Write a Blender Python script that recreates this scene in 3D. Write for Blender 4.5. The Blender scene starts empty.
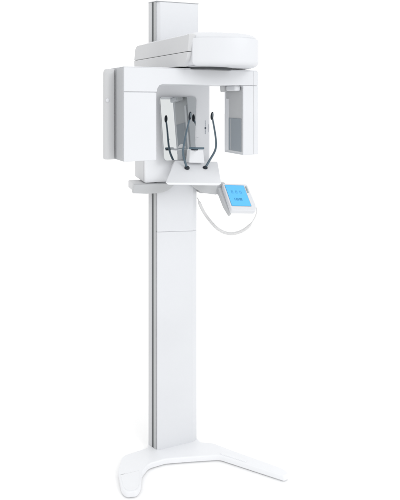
import bpy, bmesh, math
from mathutils import Vector, Matrix
R = math.radians
sc = bpy.context.scene
C = sc.collection

# ------------------------------------------------------------------ materials
def paint(name, col, rough=.35, spec=.35, bump=.02, var=.03):
    m = bpy.data.materials.new(name); m.use_nodes = True
    nt = m.node_tree; b = nt.nodes['Principled BSDF']
    tc = nt.nodes.new('ShaderNodeTexCoord')
    n = nt.nodes.new('ShaderNodeTexNoise'); n.inputs['Scale'].default_value = 2.5; n.inputs['Detail'].default_value = 4
    nt.links.new(tc.outputs['Object'], n.inputs['Vector'])
    r = nt.nodes.new('ShaderNodeValToRGB')
    r.color_ramp.elements[0].position = .3; r.color_ramp.elements[1].position = .7
    r.color_ramp.elements[0].color = (*[c*(1-var) for c in col], 1)
    r.color_ramp.elements[1].color = (*[min(1, c*(1+var)) for c in col], 1)
    nt.links.new(n.outputs['Fac'], r.inputs['Fac']); nt.links.new(r.outputs['Color'], b.inputs['Base Color'])
    b.inputs['Roughness'].default_value = rough
    b.inputs['Specular IOR Level'].default_value = spec
    if bump:
        n2 = nt.nodes.new('ShaderNodeTexNoise'); n2.inputs['Scale'].default_value = 700
        nt.links.new(tc.outputs['Object'], n2.inputs['Vector'])
        bp = nt.nodes.new('ShaderNodeBump'); bp.inputs['Strength'].default_value = bump; bp.inputs['Distance'].default_value = .001
        nt.links.new(n2.outputs['Fac'], bp.inputs['Height']); nt.links.new(bp.outputs['Normal'], b.inputs['Normal'])
    return m
WHITE = paint('white_enamel', (0.655, 0.667, 0.69))
WHITE_LIFTED = paint('white_enamel_lifted', (.755, .765, .785))  # same white enamel, lightened in colour to brighten shaded and dim parts
SHELL = paint('pale_grey_plastic', (0.545, 0.55, 0.56), .42)
GREY  = paint('light_grey_plastic', (0.475, 0.485, 0.495), .45)
BAND  = paint('mid_grey_plastic', (0.42, 0.43, 0.445), .45)
SEAM  = paint('seam_grey', (.25, .26, .27), .6, var=.01)
ALU   = paint('rail_aluminium', (.42, .43, .435), .36, .6)
DARK  = paint('dark_groove', (.06, .065, .07), .6)
GROOVE= paint('rail_groove_grey', (.085, .092, .095), .5)
BLACK = paint('black_rubber', (.012, .018, .026), .4)
TEAL  = paint('blue_grey_steel', (.065, .11, .145), .22, .7)
WINDOW= paint('slate_window', (.245, .275, .305), .3, .5)
PANEL = paint('inner_panel_grey', (.46, .47, .48), .5)
CABLE = paint('cable_white', (.66, .66, .66), .45)
FLOORM= paint('white_floor', (.925, .925, .925), .8, .0, 0, .0)
INK   = paint('logo_grey', (.06, .075, .10), .5)
PALEINK = paint('logo_pale', (.34, .37, .42), .5)
STEEL = paint('bright_steel', (.42, .44, .46), .25, .8)
PADF  = paint('pad_grey', (.20, .24, .27), .45)
BUTTON= paint('slider_grey_green', (.30, .38, .40), .4)
mm = bpy.data.materials.new('mirror_glass'); mm.use_nodes = True
_b = mm.node_tree.nodes['Principled BSDF']
_b.inputs['Metallic'].default_value = 1; _b.inputs['Roughness'].default_value = .015
_n = mm.node_tree.nodes.new('ShaderNodeTexNoise'); _n.inputs['Scale'].default_value = 6
_r = mm.node_tree.nodes.new('ShaderNodeValToRGB')
_r.color_ramp.elements[0].color = (.62, .64, .645, 1); _r.color_ramp.elements[1].color = (.645, .665, .67, 1)
mm.node_tree.links.new(_n.outputs['Fac'], _r.inputs['Fac']); mm.node_tree.links.new(_r.outputs['Color'], _b.inputs['Base Color'])
MIRROR = mm
def glow(name, col, s):
    m = paint(name, col, .12, .5, 0, .04); b = m.node_tree.nodes['Principled BSDF']
    b.inputs['Emission Color'].default_value = (*col, 1); b.inputs['Emission Strength'].default_value = s
    return m
SCREEN = glow('lit_blue_screen', (.07, .36, .68), .40)
ICON   = glow('screen_icon_blue', (.02, .20, .40), .30)
SCREENRIM = paint('screen_rim', (.05, .16, .30), .3)

# ------------------------------------------------------------------ frames (a: right, b: away, z: up)
class Frame:
    def __init__(s, ox, oy, deg):
        s.o = (ox, oy); s.c = math.cos(R(deg)); s.s = math.sin(R(deg))
    def __call__(s, a, b, z):
        return Vector((s.o[0]+a*s.c-b*s.s, s.o[1]+a*s.s+b*s.c, z))
DEV = Frame(-.1072, 2.4254, 19.5)      # column, its front centre on the floor
ARM = Frame(-.287, 1.914, 28)          # rotating arm, its front left corner
WLD = Frame(0, 0, 0)
ROOT = Vector((-.13, 2.49, 0))

root = bpy.data.objects.new('dental_xray_machine', None); C.objects.link(root)
root.location = ROOT; root.empty_display_size = .2
root['label'] = 'tall white panoramic dental x-ray machine standing on a two-legged floor base'
root['category'] = 'x-ray machine'

def finish(name, bm, mat, parent=root, bev=0, seg=3, ang=28, smooth=True):
    if bev:
        bm.normal_update()
        es = [e for e in bm.edges if len(e.link_faces) == 2 and e.calc_face_angle(0) > R(ang)]
        bmesh.ops.bevel(bm, geom=es, offset=bev, offset_type='OFFSET', segments=seg, profile=.5, affect='EDGES', clamp_overlap=True)
    bmesh.ops.recalc_face_normals(bm, faces=bm.faces)
    for v in bm.verts: v.co -= ROOT
    me = bpy.data.meshes.new(name); bm.to_mesh(me); bm.free()
    if smooth:
        for p in me.polygons: p.use_smooth = True
        me.set_sharp_from_angle(angle=R(40))
    o = bpy.data.objects.new(name, me); C.objects.link(o); o.parent = parent
    me.materials.append(mat)
    if bev:
        w = o.modifiers.new('wn', 'WEIGHTED_NORMAL'); w.keep_sharp = True
    return o

def prism(bm, pts, lo, hi, f):
    """polygon pts (u,v) swept from lo to hi; f(u,v,w) gives the world point"""
    A = [bm.verts.new(f(u, v, lo)) for u, v in pts]
    B = [bm.verts.new(f(u, v, hi)) for u, v in pts]
    n = len(pts)
    bm.faces.new(A); bm.faces.new(B[::-1])
    for i in range(n):
        bm.faces.new((A[i], B[i], B[(i+1) % n], A[(i+1) % n]))
def soft(bm, pts, lo, hi, f, r0, r1, n=7, shrink=0):
    """like prism, with both rims rounded by r0 (low) and r1 (high)"""
    N = len(pts); P = [Vector(p) for p in pts]
    ar = sum(P[i].x*P[(i+1) % N].y-P[(i+1) % N].x*P[i].y for i in range(N))
    nr = []
    for i in range(N):
        a = (P[i]-P[i-1]).normalized(); b = (P[(i+1) % N]-P[i]).normalized(); t = (a+b).normalized()
        nr.append(Vector((-t.y, t.x))*(1 if ar > 0 else -1))
    st = [(r0*(1-math.sin(k/n*math.pi/2)), lo+r0*(1-math.cos(k/n*math.pi/2))) for k in range(n+1)]
    st += [(r1*(1-math.cos(k/n*math.pi/2)), hi-r1+r1*math.sin(k/n*math.pi/2)) for k in range(n+1)]
    cen = sum(P, Vector((0, 0)))/N
    mv = (lambda i, ins: (cen-P[i])*(ins/shrink)) if shrink else (lambda i, ins: nr[i]*ins)
    rings = [[bm.verts.new(f(*(P[i]+mv(i, ins)), z)) for i in range(N)] for ins, z in st]
    for a, b in zip(rings, rings[1:]):
        for k in range(N): bm.faces.new((a[k], a[(k+1) % N], b[(k+1) % N], b[k]))
    bm.faces.new(rings[0][::-1]); bm.faces.new(rings[-1])
def plan(fr): return lambda u, v, w: fr(u, v, w)       # polygon on the floor plan, swept in z
def front(fr): return lambda u, v, w: fr(u, w, v)      # polygon in elevation (a,z), swept in depth
def side(fr): return lambda u, v, w: fr(w, u, v)       # polygon in side view (b,z), swept sideways
def box(bm, fr, a0, a1, b0, b1, z0, z1):
    prism(bm, [(a0, b0), (a1, b0), (a1, b1), (a0, b1)], z0, z1, plan(fr))
def rect(a0, a1, v0, v1): return [(a0, v0), (a1, v0), (a1, v1), (a0, v1)]

def fillet(pts, radii, n=6):
    """round the corners of a polygon"""
    out = []; N = len(pts)
    for i, p in enumerate(pts):
        r = radii[i] if isinstance(radii, (list, tuple)) else radii
        if r <= 0: out.append(p); continue
        p = Vector(p); a = Vector(pts[i-1]); b = Vector(pts[(i+1) % N])
        da = (a-p); db = (b-p); la, lb = da.length, db.length; da.normalize(); db.normalize()
        th = da.angle(db); t = min(r/math.tan(th/2), la*.48, lb*.48)
        s, e = p+da*t, p+db*t
        for k in range(n+1):
            q = k/n
            out.append(tuple((1-q)**2*s + 2*q*(1-q)*p + q*q*e))
    return out

def spline(pts, n=10):
    P = [Vector(p) for p in pts]; P = [P[0]*2-P[1]] + P + [P[-1]*2-P[-2]]
    out = []
    for i in range(1, len(P)-2):
        for k in range(n):
            t = k/n
            out.append(.5*((2*P[i]) + (P[i+1]-P[i-1])*t + (2*P[i-1]-5*P[i]+4*P[i+1]-P[i+2])*t*t + (3*P[i]-P[i-1]-3*P[i+1]+P[i+2])*t**3))
    out.append(P[-2]); return out

def tube(bm, path, rad, sides=12):
    rings = []; up = Vector((.3, .2, 1)).normalized(); n = len(path); nrm = None
    for i, p in enumerate(path):
        t = (path[min(i+1, n-1)]-path[max(i-1, 0)]).normalized()
        if nrm is None: nrm = t.cross(up).normalized()
        nrm = (nrm - t*nrm.dot(t)).normalized(); bn = t.cross(nrm)
        r = rad(i/(n-1)) if callable(rad) else rad
        rings.append([bm.verts.new(p + (nrm*math.cos(2*math.pi*k/sides)+bn*math.sin(2*math.pi*k/sides))*r) for k in range(sides)])
    for i in range(n-1):
        for k in range(sides):
            bm.faces.new((rings[i][k], rings[i][(k+1) % sides], rings[i+1][(k+1) % sides], rings[i+1][k]))
    bm.faces.new(rings[0][::-1]); bm.faces.new(rings[-1])

# ------------------------------------------------------------------ floor
bm = bmesh.new()
S = 40
vs = [bm.verts.new((x, y, 0)) for x, y in ((-S, -S), (S, -S), (S, S+20), (-S, S+20))]
bm.faces.new(vs)
me = bpy.data.meshes.new('floor'); bm.to_mesh(me); bm.free()
fl = bpy.data.objects.new('floor', me); C.objects.link(fl); me.materials.append(FLOORM); fl['kind'] = 'structure'

# ------------------------------------------------------------------ base
out = [(.168, -.040), (.112, -.012), (.092, .088), (-.122, .088), (-.140, .034), (-.262, .022), (-.298, -.065), (-.303, -.170), (-.291, -.203), (-.242, -.215), (-.221, -.185),
       (-.200, -.115), (-.160, -.073), (-.08, -.068), (.032, -.094), (.165, -.128), (.385, -.345), (.415, -.337), (.402, -.30), (.245, -.128)]
rad = [.05, .01, .01, .01, .02, .05, .08, .05, .03, .03, .06, .06, .05, .08, .1, .07, .015, .012, .03, .09]
pts = fillet(out, rad, 7)
bm = bmesh.new(); prism(bm, pts, .004, .030, plan(DEV))
base = finish('base', bm, WHITE_LIFTED, bev=.006, seg=3, ang=50)
# foot pads let into the upper side of the two legs
bm = bmesh.new()
prism(bm, fillet([(.168, -.122), (.198, -.150), (.262, -.214), (.272, -.204), (.206, -.132), (.180, -.112)], .008), .029, .033, plan(DEV))
finish('foot_plate', bm, WHITE_LIFTED, base, bev=.0015, seg=2)
bm = bmesh.new(); prism(bm, fillet([(-.292, -.100), (-.294, -.17), (-.285, -.196), (-.246, -.206), (-.228, -.180), (-.210, -.100)], [.003, .05, .03, .03, .05, .003]), .029, .0312, plan(DEV)); finish('foot_plate', bm, WHITE_LIFTED, base, bev=.0008, seg=2)
bm = bmesh.new(); box(bm, DEV, -.291, -.212, -.0995, -.0985, .0298, .0304); finish('seam', bm, SHELL, base)
bm = bmesh.new(); box(bm, DEV, -.2925, -.272, -.0995, -.0965, .0298, .0307); finish('seam', bm, GREY, base)
for x, y in ((-.268, -.165), (.375, -.312), (-.2, -.02), (.06, .06)):
    bm = bmesh.new()
    bmesh.ops.create_cone(bm, cap_ends=True, segments=20, radius1=.012, radius2=.012, depth=.006, matrix=Matrix.Translation(DEV(x, y, .003)))
    finish('rubber_foot', bm, GREY, base)

# ------------------------------------------------------------------ column
TOP = 2.152
bm = bmesh.new()
box(bm, DEV, -.095, .095, .020, .036, .028, TOP)
prism(bm, [(-.0985, .036), (.0985, .036), (.094, .080), (-.112, .080)], .028, TOP-.002, plan(DEV))
column = finish('column', bm, ALU, bev=.0015, seg=1)
def seam_map(u, v, w): return DEV(u, v, w-(.055*(u+.1) if 1.05 < w < 1.07 else 0))
bm = bmesh.new()          # lower cover, bevelled along its right edge
prism(bm, [(-.1015, .034), (-.1015, .004), (-.0975, 0), (.078, 0), (.102, .016), (.102, .034)], .028, 1.0593, seam_map)
finish('front_cover', bm, WHITE, column, bev=.0018, seg=2, ang=20)
bm = bmesh.new()
prism(bm, [(-.1015, .034), (-.1015, .004), (-.0975, 0), (.078, 0), (.102, .016), (.102, .034)], 1.0599, 1.40, seam_map)
finish('front_cover', bm, WHITE, column, bev=.0018, seg=2, ang=20)
bm = bmesh.new()          # slimmer upper cover between the sled and the top
prism(bm, [(-.103, .034), (-.103, .012), (-.085, .001), (.1035, .001), (.1065, .006), (.1065, .034)], 1.88, TOP-.004, plan(DEV))
finish('front_cover', bm, WHITE, column, bev=.0015, seg=2, ang=20)
bm = bmesh.new()
prism(bm, [(-.1195, .084), (-.1300, .055), (-.1045, .0), (.107, .0), (.107, .040), (.096, .084)], TOP-.004, TOP, plan(DEV))
finish('top_cap', bm, BAND, column, bev=.001, seg=1)
# the left flank falls back in steps: narrow rail, dark slot, wide rail
for nm, m, pl in (('rail', ALU, [(-.1022, .008), (-.1045, .008), (-.1125, .0205), (-.1095, .034), (-.097, .034)]),
                  ('rail_slot', GROOVE, [(-.1110, .0200), (-.1180, .0345), (-.100, .040), (-.098, .024)]),
                  ('rail', SHELL, [(-.1180, .0335), (-.1205, .0335), (-.1290, .0540), (-.1205, .079), (-.100, .079), (-.100, .036)])):
    bm = bmesh.new(); prism(bm, pl, .029, TOP-.0045, plan(DEV)); finish(nm, bm, m, column, bev=.0008, seg=1)

# ------------------------------------------------------------------ lift sled around the column
bm = bmesh.new()
prism(bm, [(-.162, .19), (-.162, -.006), (-.156, -.012), (.156, -.012), (.162, -.006), (.162, .19), (.110, .19), (.110, -.002), (-.138, -.002), (-.138, .19)], 1.297, 1.90, plan(DEV))
sled = finish('lift_sled', bm, WHITE_LIFTED, bev=.002, seg=2, ang=35)
for sgn in (-1, 1):
    bm = bmesh.new(); a0, a1 = sorted((sgn*.1655, sgn*.150)); box(bm, DEV, a0, a1, .004, .192, 1.299, 1.895)
    finish('side_cover', bm, SHELL, sled, bev=.003, seg=2)
bm = bmesh.new()          # narrow upright name strip: mark with faint upright lettering
bmesh.ops.create_uvsphere(bm, u_segments=12, v_segments=8, radius=.0048)
for v in bm.verts: v.co = DEV(.137+v.co.x, -.0125+v.co.y*.25, 1.547+v.co.z)
logo = finish('emblem', bm, INK, sled)
bm = bmesh.new()
z = 1.518
for k, h in enumerate((.0035, .003, .004, .003, .0035, .0, .0, .0035, .003, .004, .003, .0035, .003)):
    if h: box(bm, DEV, .1355, .1385, -.0130, -.0118, z, z+h)
    z += .0052
finish('lettering', bm, PALEINK, sled)
bm = bmesh.new(); box(bm, DEV, .1525, .1538, -.0130, -.0118, 1.527, 1.565); finish('seam', bm, PALEINK, sled)
# collar with its open arch under the sled
bm = bmesh.new()
prism(bm, [(-.219, 1.2955), (-.224, 1.256), (-.160, 1.250), (-.106, 1.249), (-.085, 1.251), (-.062, 1.258), (-.045, 1.267), (-.030, 1.281), (-.026, 1.290), (-.100, 1.293)], -.036, -.004, front(DEV))
prism(bm, [(.050, 1.287), (.056, 1.279), (.075, 1.263), (.100, 1.247), (.127, 1.235), (.187, 1.224), (.187, 1.284), (.100, 1.288)], -.036, -.004, front(DEV))
collar = finish('collar', bm, GREY, bev=.003, seg=3, ang=25)
bm = bmesh.new(); prism(bm, [(.190, 1.224), (.217, 1.227), (.217, 1.281), (.190, 1.284)], -.037, -.004, front(DEV))
finish('end_cap', bm, BAND, collar, bev=.004, seg=3)
bm = bmesh.new(); box(bm, DEV, .1865, .1905, -.035, -.008, 1.227, 1.281); finish('joint', bm, WHITE, collar)
for a0, a1, zb, zt in ((-.214, -.112, 1.258, 1.293), (.112, .21, 1.23, 1.282)):
    bm = bmesh.new(); box(bm, DEV, a0, a1, -.006, .12, zb, zt); finish('bracket', bm, SHELL, collar, bev=.004)

# ------------------------------------------------------------------ rotating arm: an arch with the tube head and the sensor head
def A(a, b, z): return ARM(a, b, z)
arch = [(0, 1.7145), (.134, 1.7145), (.136, 1.716), (.138, 1.728), (.146, 1.740), (.160, 1.745), (.612, 1.745), (.612, 1.805), (.604, 1.808), (.003, 1.808), (0, 1.805)]
bm = bmesh.new(); prism(bm, arch, 0, .165, front(ARM))
arm = finish('rotating_arm', bm, WHITE, bev=.004, seg=3, ang=50)
bm = bmesh.new(); box(bm, ARM, .0012, .611, .0015, .16, 1.8075, 1.811); finish('top_trim', bm, WHITE, arm, bev=.001, seg=1)
bm = bmesh.new(); box(bm, ARM, .004, .131, .003, .16, 1.70, 1.716); finish('seam', bm, SEAM, arm)
# tube head
bm = bmesh.new(); prism(bm, fillet([(0, 0), (.136, 0), (.136, .165), (0, .165)], [.003, .012, .006, .003], 4), 1.449, 1.7128, plan(ARM))
tube_head = finish('tube_head', bm, WHITE, bev=.004, seg=3, ang=50)
bm = bmesh.new(); box(bm, ARM, -.0035, .01, .004, .092, 1.451, 1.8055); finish('side_band', bm, BAND, tube_head, bev=.001, seg=1)
bm = bmesh.new(); box(bm, ARM, -.0040, .01, .078, .082, 1.454, 1.802); finish('groove', bm, SEAM, tube_head)
# back shell, bulging outwards
sh = [(-.006, .089), (-.034, .0905), (-.046, .102), (-.042, .128), (-.030, .165), (-.012, .205), (.02, .235), (.07, .25), (.12, .235), (.136, .19), (.136, .17), (.02, .166), (-.004, .16)]
bm = bmesh.new(); soft(bm, fillet(sh, [.004, .018, .018, .03, .04, .04, .05, .06, .04, .02, .004, .004, .004], 5), 1.450, 1.806, plan(ARM), .006, .022, shrink=.11)
shell = finish('back_shell', bm, SHELL, tube_head)
bm = bmesh.new()
bmesh.ops.create_uvsphere(bm, u_segments=16, v_segments=10, radius=.008)
for v in bm.verts: v.co = ARM(-.034+v.co.x, .0905+v.co.y*.35, 1.682+v.co.z)
finish('white_dot', bm, WHITE, tube_head)  # small flattened white dot on the back shell
# sensor head
bm = bmesh.new(); box(bm, ARM, .533, .612, .0005, .158, 1.447, 1.7445)
bmesh.ops.recalc_face_normals(bm, faces=bm.faces); bm.normal_update()
ff = [f for f in bm.faces if (f.calc_center_median()-ARM(.533, .079, 1.596)).length < .01]
bmesh.ops.inset_region(bm, faces=ff, thickness=.009, depth=-.006)
sensor = finish('sensor_head', bm, WHITE, bev=.0035, seg=3)
bm = bmesh.new(); box(bm, ARM, .5375, .5405, .014, .148, 1.458, 1.736); finish('sensor_plate', bm, PANEL, sensor, bev=.001, seg=1)
bm = bmesh.new(); box(bm, ARM, .5345, .5385, .020, .120, 1.460, 1.603); wnd = finish('sensor_window', bm, WINDOW, sensor, bev=.001, seg=1)
bm = bmesh.new(); box(bm, ARM, .5340, .5350, .100, .104, 1.462, 1.601); finish('window_edge', bm, PANEL, wnd)
bm = bmesh.new(); box(bm, ARM, .5335, .5385, .122, .142, 1.458, 1.69); finish('guide_strip', bm, WHITE, sensor, bev=.001)
bm = bmesh.new(); box(bm, ARM, .5872, .5884, -.0008, .004, 1.449, 1.806); finish('seam', bm, SHELL, sensor)
bm = bmesh.new(); prism(bm, fillet(rect(.505, .536, .02, .10), .012, 5), 1.722, 1.746, plan(ARM)); finish('aiming_lamp', bm, WHITE, arm, bev=.006)
bm = bmesh.new()
bmesh.ops.create_cone(bm, cap_ends=True, segments=24, radius1=.015, radius2=.017, depth=.028, matrix=Matrix.Translation(ARM(.512, .125, 1.732)))
finish('aiming_lamp', bm, SHELL, arm, bev=.004)

# tube head window facing the patient
bm = bmesh.new(); box(bm, ARM, .1355, .1385, .04, .13, 1.46, 1.60); finish('tube_window', bm, WINDOW, tube_head, bev=.001)

# ------------------------------------------------------------------ overhead carriage
E = Vector((.263, -.43)).normalized(); N = Vector((-E.y, E.x))
def car(s, t, z): return Vector((-.309+E.x*s+N.x*t, 2.38+E.y*s+N.y*t, z))     # s along the left flank, t to the right
arc = spline([Vector((x, y, 0)) for x, y in ((-.029, 1.956), (.0, 1.949), (.05, 1.944), (.10, 1.946), (.15, 1.956), (.195, 1.974), (.222, 2.000), (.235, 2.04), (.240, 2.10), (.232, 2.19), (.205, 2.29), (.165, 2.39), (.145, 2.435))], 8)
tail = [(.135, 2.464), (.045, 2.464), (-.254, 2.358), (-.272, 2.395), (-.287, 2.377), (-.031, 1.962)]
hp = [(p.x, p.y) for p in arc] + tail
bm = bmesh.new(); soft(bm, hp, 1.817, 1.9235, plan(WLD), .020, .003)
carr = finish('overhead_carriage', bm, WHITE)
cx, cy = .0, 2.15
lid = [(cx+(x-cx)*.965, cy+(y-cy)*.955) for x, y in hp]
bm = bmesh.new()
prev = None; steps = [(0, 1.9225), (0, 1.929), (.012, 1.936), (.04, 1.943), (.10, 1.950), (.2, 1.956)]
rings = []
for ins, zz in steps:
    rings.append([bm.verts.new((cx+(x-cx)*(1-ins*2.2), cy+(y-cy)*(1-ins*2.2), zz)) for x, y in lid])
for i in range(len(rings)-1):
    for k in range(len(lid)):
        bm.faces.new((rings[i][k], rings[i][(k+1) % len(lid)], rings[i+1][(k+1) % len(lid)], rings[i+1][k]))
bm.faces.new(rings[-1]); bm.faces.new(rings[0][::-1])
finish('lid', bm, WHITE, carr)
# flank panel in two halves with an open joint between them
up = fillet([(0, 1.869), (.010, 1.918), (.03, 1.934), (.488, 1.935), (.512, 1.938), (.506, 1.900), (.500, 1.871)], [.002, .02, .02, 0, .006, .02, .002], 6)
lo = fillet([(0, 1.8672), (.4995, 1.8690), (.492, 1.842), (.455, 1.816), (.02, 1.816), (.002, 1.830)], [.002, .002, .05, .05, .015, .01], 6)
for p in (up, lo):
    bm = bmesh.new(); prism(bm, p, .0, .030, lambda u, v, w: car(u, w, v))
    finish('flank_panel', bm, SHELL, carr, bev=.004, seg=3, ang=30)
bm = bmesh.new(); prism(bm, rect(.012, .480, 1.840, 1.905), .006, .034, lambda u, v, w: car(u, w, v)); finish('joint', bm, SEAM, carr)
bm = bmesh.new(); prism(bm, fillet([(.46, 1.819), (.489, 1.845), (.4975, 1.872), (.504, 1.924), (.46, 1.924)], .004, 4), .0295, .0335, lambda u, v, w: car(u, w, v)); finish('joint', bm, PADF, carr)  # dark strip paints in the shadow between flank lip and drum
bm = bmesh.new()
bmesh.ops.create_cone(bm, cap_ends=True, segments=64, radius1=.115, radius2=.115, depth=.012, matrix=Matrix.Translation((.015, 2.15, 1.8145)))
finish('swivel_ring', bm, DARK, carr)

# ------------------------------------------------------------------ patient table under the chin
TB = [(-.118, -.20, 1.322), (.148, -.20, 1.305), (.182, -.065, 1.389), (-.032, -.065, 1.405)]       # sloping face, front edge first
BK = [(-.100, -.192, 1.312), (.135, -.192, 1.296), (.165, -.012, 1.300), (-.045, -.012, 1.310), (.168, -.012, 1.365), (-.036, -.012, 1.375)]
bm = bmesh.new()
v = [bm.verts.new(DEV(*p)) for p in TB]; w = [bm.verts.new(DEV(*p)) for p in BK]
bm.faces.new(v); bm.faces.new((v[1], v[0], w[0], w[1])); bm.faces.new((w[0], w[3], w[2], w[1]))
bm.faces.new((v[3], v[2], w[4], w[5])); bm.faces.new((v[0], v[3], w[5], w[3], w[0])); bm.faces.new((v[2], v[1], w[1], w[2], w[4])); bm.faces.new((w[4], w[2], w[3], w[5]))
bmesh.ops.recalc_face_normals(bm, faces=bm.faces)
table = finish('chin_table', bm, WHITE_LIFTED, bev=.009, seg=5, ang=20)
bm = bmesh.new()
prism(bm, [(.017, 1.395), (.096, 1.390), (.089, 1.453), (.023, 1.455)], -.118, -.072, front(DEV))
ped = finish('chin_rest', bm, WHITE_LIFTED, bev=.006, seg=4)
_p = DEV(.031, -.190, 0); BITE = Frame(_p.x, _p.y, -6)
# bite bar and hook
bm = bmesh.new(); prism(bm, fillet([(-.034, -.006), (0, -.012), (.034, -.006), (.034, .008), (0, .006), (-.034, .008)], .004, 4), 1.464, 1.473, plan(BITE))
bar = finish('bite_bar', bm, TEAL, bev=.002, seg=2)
bm = bmesh.new(); tube(bm, spline([DEV(.036, -.186, 1.466), DEV(.042, -.165, 1.461), DEV(.048, -.135, 1.456), DEV(.052, -.108, 1.446)], 6), .005, 12); finish('bite_post', bm, WHITE_LIFTED, bar)
bm = bmesh.new(); box(bm, BITE, -.024, .006, -.010, .007, 1.459, 1.466); finish('bite_clip', bm, BLACK, bar, bev=.002)
bm = bmesh.new(); tube(bm, spline([DEV(.026, -.188, 1.470), DEV(.0245, -.188, 1.492), DEV(.026, -.188, 1.508), DEV(.032, -.189, 1.515), DEV(.039, -.191, 1.514)], 6), .0017, 8); finish('bite_hook', bm, STEEL, bar)

# mirror: tall plate with rounded corners, tilted a little forward
MA = 29.5; MT = R(-5)
MO = Vector((-.100, 2.362, 1.402))
mx = Vector((math.cos(R(MA)), math.sin(R(MA)), 0)); mf = Vector((math.sin(R(MA)), -math.cos(R(MA)), 0))
mu = (Vector((0, 0, 1))*math.cos(MT) + mf*math.sin(MT)); mn = mf*math.cos(MT) - Vector((0, 0, 1))*math.sin(MT)
def MIR(u, v, w): return MO + mx*u + mu*v - mn*w
mo = fillet([(-.074, 0), (.086, 0), (.112, .285), (.106, .298), (-.080, .298), (-.084, .285)], [.018, .018, .01, .014, .012, .01], 6)
bm = bmesh.new(); prism(bm, mo, .0035, .009, MIR)
plate = finish('mirror', bm, BAND, root, bev=.001, seg=1)
bm = bmesh.new(); prism(bm, [(.0105+(x-.0105)*.985, .149+(y-.149)*.99) for x, y in mo], .0, .004, MIR); finish('mirror_glass', bm, MIRROR, plate, bev=.0008, seg=1)
bm = bmesh.new(); bmesh.ops.create_cone(bm, cap_ends=True, segments=20, radius1=.02, radius2=.02, depth=.12, matrix=Matrix.Translation(MIR(.02, .06, .06)) @ Matrix.Rotation(R(MA), 4, 'Z') @ Matrix.Rotation(R(90), 4, 'X')); finish('mirror_mount', bm, GREY, plate)

# temple supports
L = [(.01, -.115, 1.371), (-.004, -.12, 1.41), (-.013, -.127, 1.447), (-.01, -.138, 1.493), (-.002, -.15, 1.548), (.0065, -.165, 1.600)]
Rr = [(.101, -.106, 1.366), (.1265, -.099, 1.401), (.153, -.093, 1.438), (.160, -.095, 1.466), (.157, -.098, 1.509), (.145, -.104, 1.566), (.136, -.109, 1.600)]
for pts, pad in ((L, (.0075, -.167, 1.612)), (Rr, (.1345, -.11, 1.609))):
    bm = bmesh.new(); tube(bm, spline([DEV(*p) for p in pts], 8), lambda t: .0056-.0016*t, 14)
    ts = finish('temple_support', bm, TEAL)
    bm = bmesh.new()
    bmesh.ops.create_uvsphere(bm, u_segments=20, v_segments=12, radius=1)
    b0 = pts[0]
    for q in bm.verts: q.co = DEV(b0[0]+q.co.x*.0125, b0[1]+q.co.y*.012, b0[2]+.001+q.co.z*.010)
    finish('base_knob', bm, BLACK, ts)
    bm = bmesh.new()
    bmesh.ops.create_uvsphere(bm, u_segments=20, v_segments=14, radius=1)
    for q in bm.verts: q.co = DEV(pad[0]+q.co.x*.0072+q.co.z*.002, pad[1]+q.co.y*.009, pad[2]+q.co.z*.019)
    pd = finish('temple_pad', bm, BLACK, ts)
    bm = bmesh.new()
    bmesh.ops.create_uvsphere(bm, u_segments=16, v_segments=10, radius=1)
    for q in bm.verts: q.co = DEV(pad[0]+q.co.x*.0034+.001, pad[1]-.0065+q.co.y*.004, pad[2]+.003+q.co.z*.012)
    finish('pad_face', bm, PADF, pd)

# ------------------------------------------------------------------ control panel on its bracket
TL = Vector((.1085, 2.445, 1.2815)); X = (Vector((.2308, 2.49, 1.270))-TL); Y = (Vector((.1513, 2.325, 1.174))-TL)
PW = X.length; X.normalize(); Nn = Y.cross(X).normalized(); Y = X.cross(Nn).normalized()*(1 if Y.dot(X.cross(Nn)) > 0 else -1)
SK = .02                                                               # the case leans a little: a parallelogram
def PAN(u, v, w): return TL + X*(u+SK*v) + Y*v + Nn*w
if Nn.y > 0: Nn.negate()
PH = .162
bm = bmesh.new(); prism(bm, fillet([(0, 0), (PW, 0), (PW+.004, PH*.80), (PW-.006, PH), (0, PH)], [.010, .012, .02, .014, .01], 5), -.026, .0, PAN)
panel = finish('control_panel', bm, WHITE, bev=.004, seg=3, ang=50)
u0, u1, v0, v1 = .007, .109, .010, .138
bm = bmesh.new(); prism(bm, fillet(rect(u0, u1, v0, v1), .003, 3), -.002, .0008, PAN); rim = finish('screen', bm, SCREENRIM, panel)
bm = bmesh.new(); prism(bm, fillet(rect(u0+.0012, u1-.0012, v0+.0012, v1-.0012), .003, 3), -.002, .0014, PAN); finish('screen_glass', bm, SCREEN, rim)
bm = bmesh.new()
for k in range(3):
    for (du, dv, ww, hh) in ((0, 0, .010, .0025), (0, .0045, .003, .007), (.007, .0045, .003, .007), (0, .0135, .010, .0025)):
        prism(bm, rect(u0+.022+k*.022+du, u0+.022+k*.022+du+ww, v0+.036+dv, v0+.036+dv+hh), .0010, .0018, PAN)
finish('screen_icons', bm, ICON, rim)
bm = bmesh.new()
for k, wd in enumerate((.004, .007, .005, .008, .006)):
    prism(bm, rect(u0+.026+k*.0085, u0+.026+k*.0085+wd, v0+.080, v0+.095), .0010, .0018, PAN)
finish('screen_lettering', bm, ICON, rim)
bm = bmesh.new(); prism(bm, fillet(rect(.1140, .1225, .016, .056), .003, 3), -.002, .0025, PAN); finish('slider', bm, BUTTON, panel, bev=.001, seg=1)
bm = bmesh.new(); prism(bm, rect(.1165, .120, .028, .038), .0, .004, PAN); finish('slider_mark', bm, STEEL, panel)
bm = bmesh.new()          # bracket arm from the collar to the underside of the case
prism(bm, [(-.018, .004), (.012, .004), (.012, PH-.006), (.0, PH-.004), (-.012, .110)], -.050, -.024, PAN)
finish('bracket', bm, GREY, panel, bev=.004, seg=3)
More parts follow.
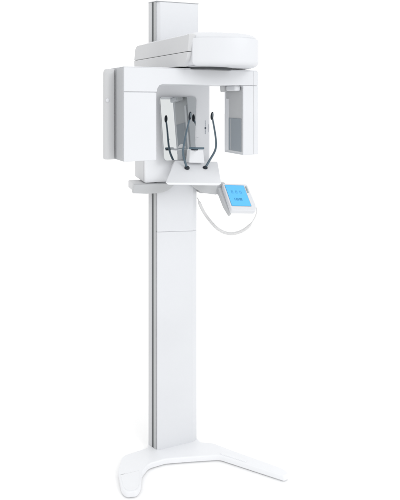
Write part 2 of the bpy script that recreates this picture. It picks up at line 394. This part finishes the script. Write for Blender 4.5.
bm = bmesh.new(); prism(bm, rect(.212, .236, 1.236, 1.279), -.030, .01, front(DEV)); finish('bracket_joint', bm, SHELL, panel, bev=.005)

# coiled cable from the column to the foot of the control panel
cab = [(-.0125, 2.475, 1.206), (-.004, 2.466, 1.188), (.0049, 2.466, 1.164), (.0243, 2.465, 1.1287), (.0534, 2.46, 1.091), (.0872, 2.455, 1.0584), (.1256, 2.45, 1.0403), (.1636, 2.44, 1.0405), (.2013, 2.43, 1.0551), (.2339, 2.42, 1.0816), (.2567, 2.41, 1.1173), (.2680, 2.40, 1.150), (.2655, 2.39, 1.176)]
path = spline(cab, 90)
coil = []; nrm = None; n = len(path)
turns = 120
for i, p in enumerate(path):
    t = (path[min(i+1, n-1)]-path[max(i-1, 0)]).normalized()
    if nrm is None: nrm = t.cross(Vector((0, 1, 0))).normalized()
    nrm = (nrm-t*nrm.dot(t)).normalized(); bn = t.cross(nrm); q = i/(n-1)
    amp = .0052*max(0, min(1, (q-.06)/.05, (.80-q)/.05)); a = 2*math.pi*turns*q
    coil.append(p + (nrm*math.cos(a)+bn*math.sin(a))*amp)
bm = bmesh.new(); tube(bm, coil, .0026, 6); finish('coiled_cable', bm, CABLE)

# ------------------------------------------------------------------ light, world, camera
W = bpy.data.worlds.new('World'); sc.world = W; W.use_nodes = True
bg = W.node_tree.nodes['Background']; bg.inputs['Color'].default_value = (1, 1, 1, 1); bg.inputs['Strength'].default_value = 1.17
def area(name, loc, target, size, power, col=(1, 1, 1)):
    l = bpy.data.lights.new(name, 'AREA'); l.shape = 'SQUARE'; l.size = size; l.energy = power; l.color = col
    o = bpy.data.objects.new(name, l); C.objects.link(o); o.location = loc
    o.rotation_euler = (Vector(target)-Vector(loc)).to_track_quat('-Z', 'Y').to_euler(); return o
area('key_softbox', (3.6, -2.2, 4.2), (0, 2.3, 1.0), 2.4, 84, (.97, .985, 1))

cam = bpy.data.cameras.new('camera'); co = bpy.data.objects.new('camera', cam); C.objects.link(co)
co.location = (0, 0, 1.683); co.rotation_euler = (R(90), 0, 0)
cam.sensor_fit = 'VERTICAL'; cam.sensor_height = 36; cam.lens = 507/500*36
cam.shift_y = -.30          # level camera, frame shifted down so that uprights stay upright
cam.clip_start = .05; cam.clip_end = 500
sc.camera = co
sc.view_settings.view_transform = 'Standard'; sc.view_settings.look = 'None'; sc.view_settings.exposure = 0
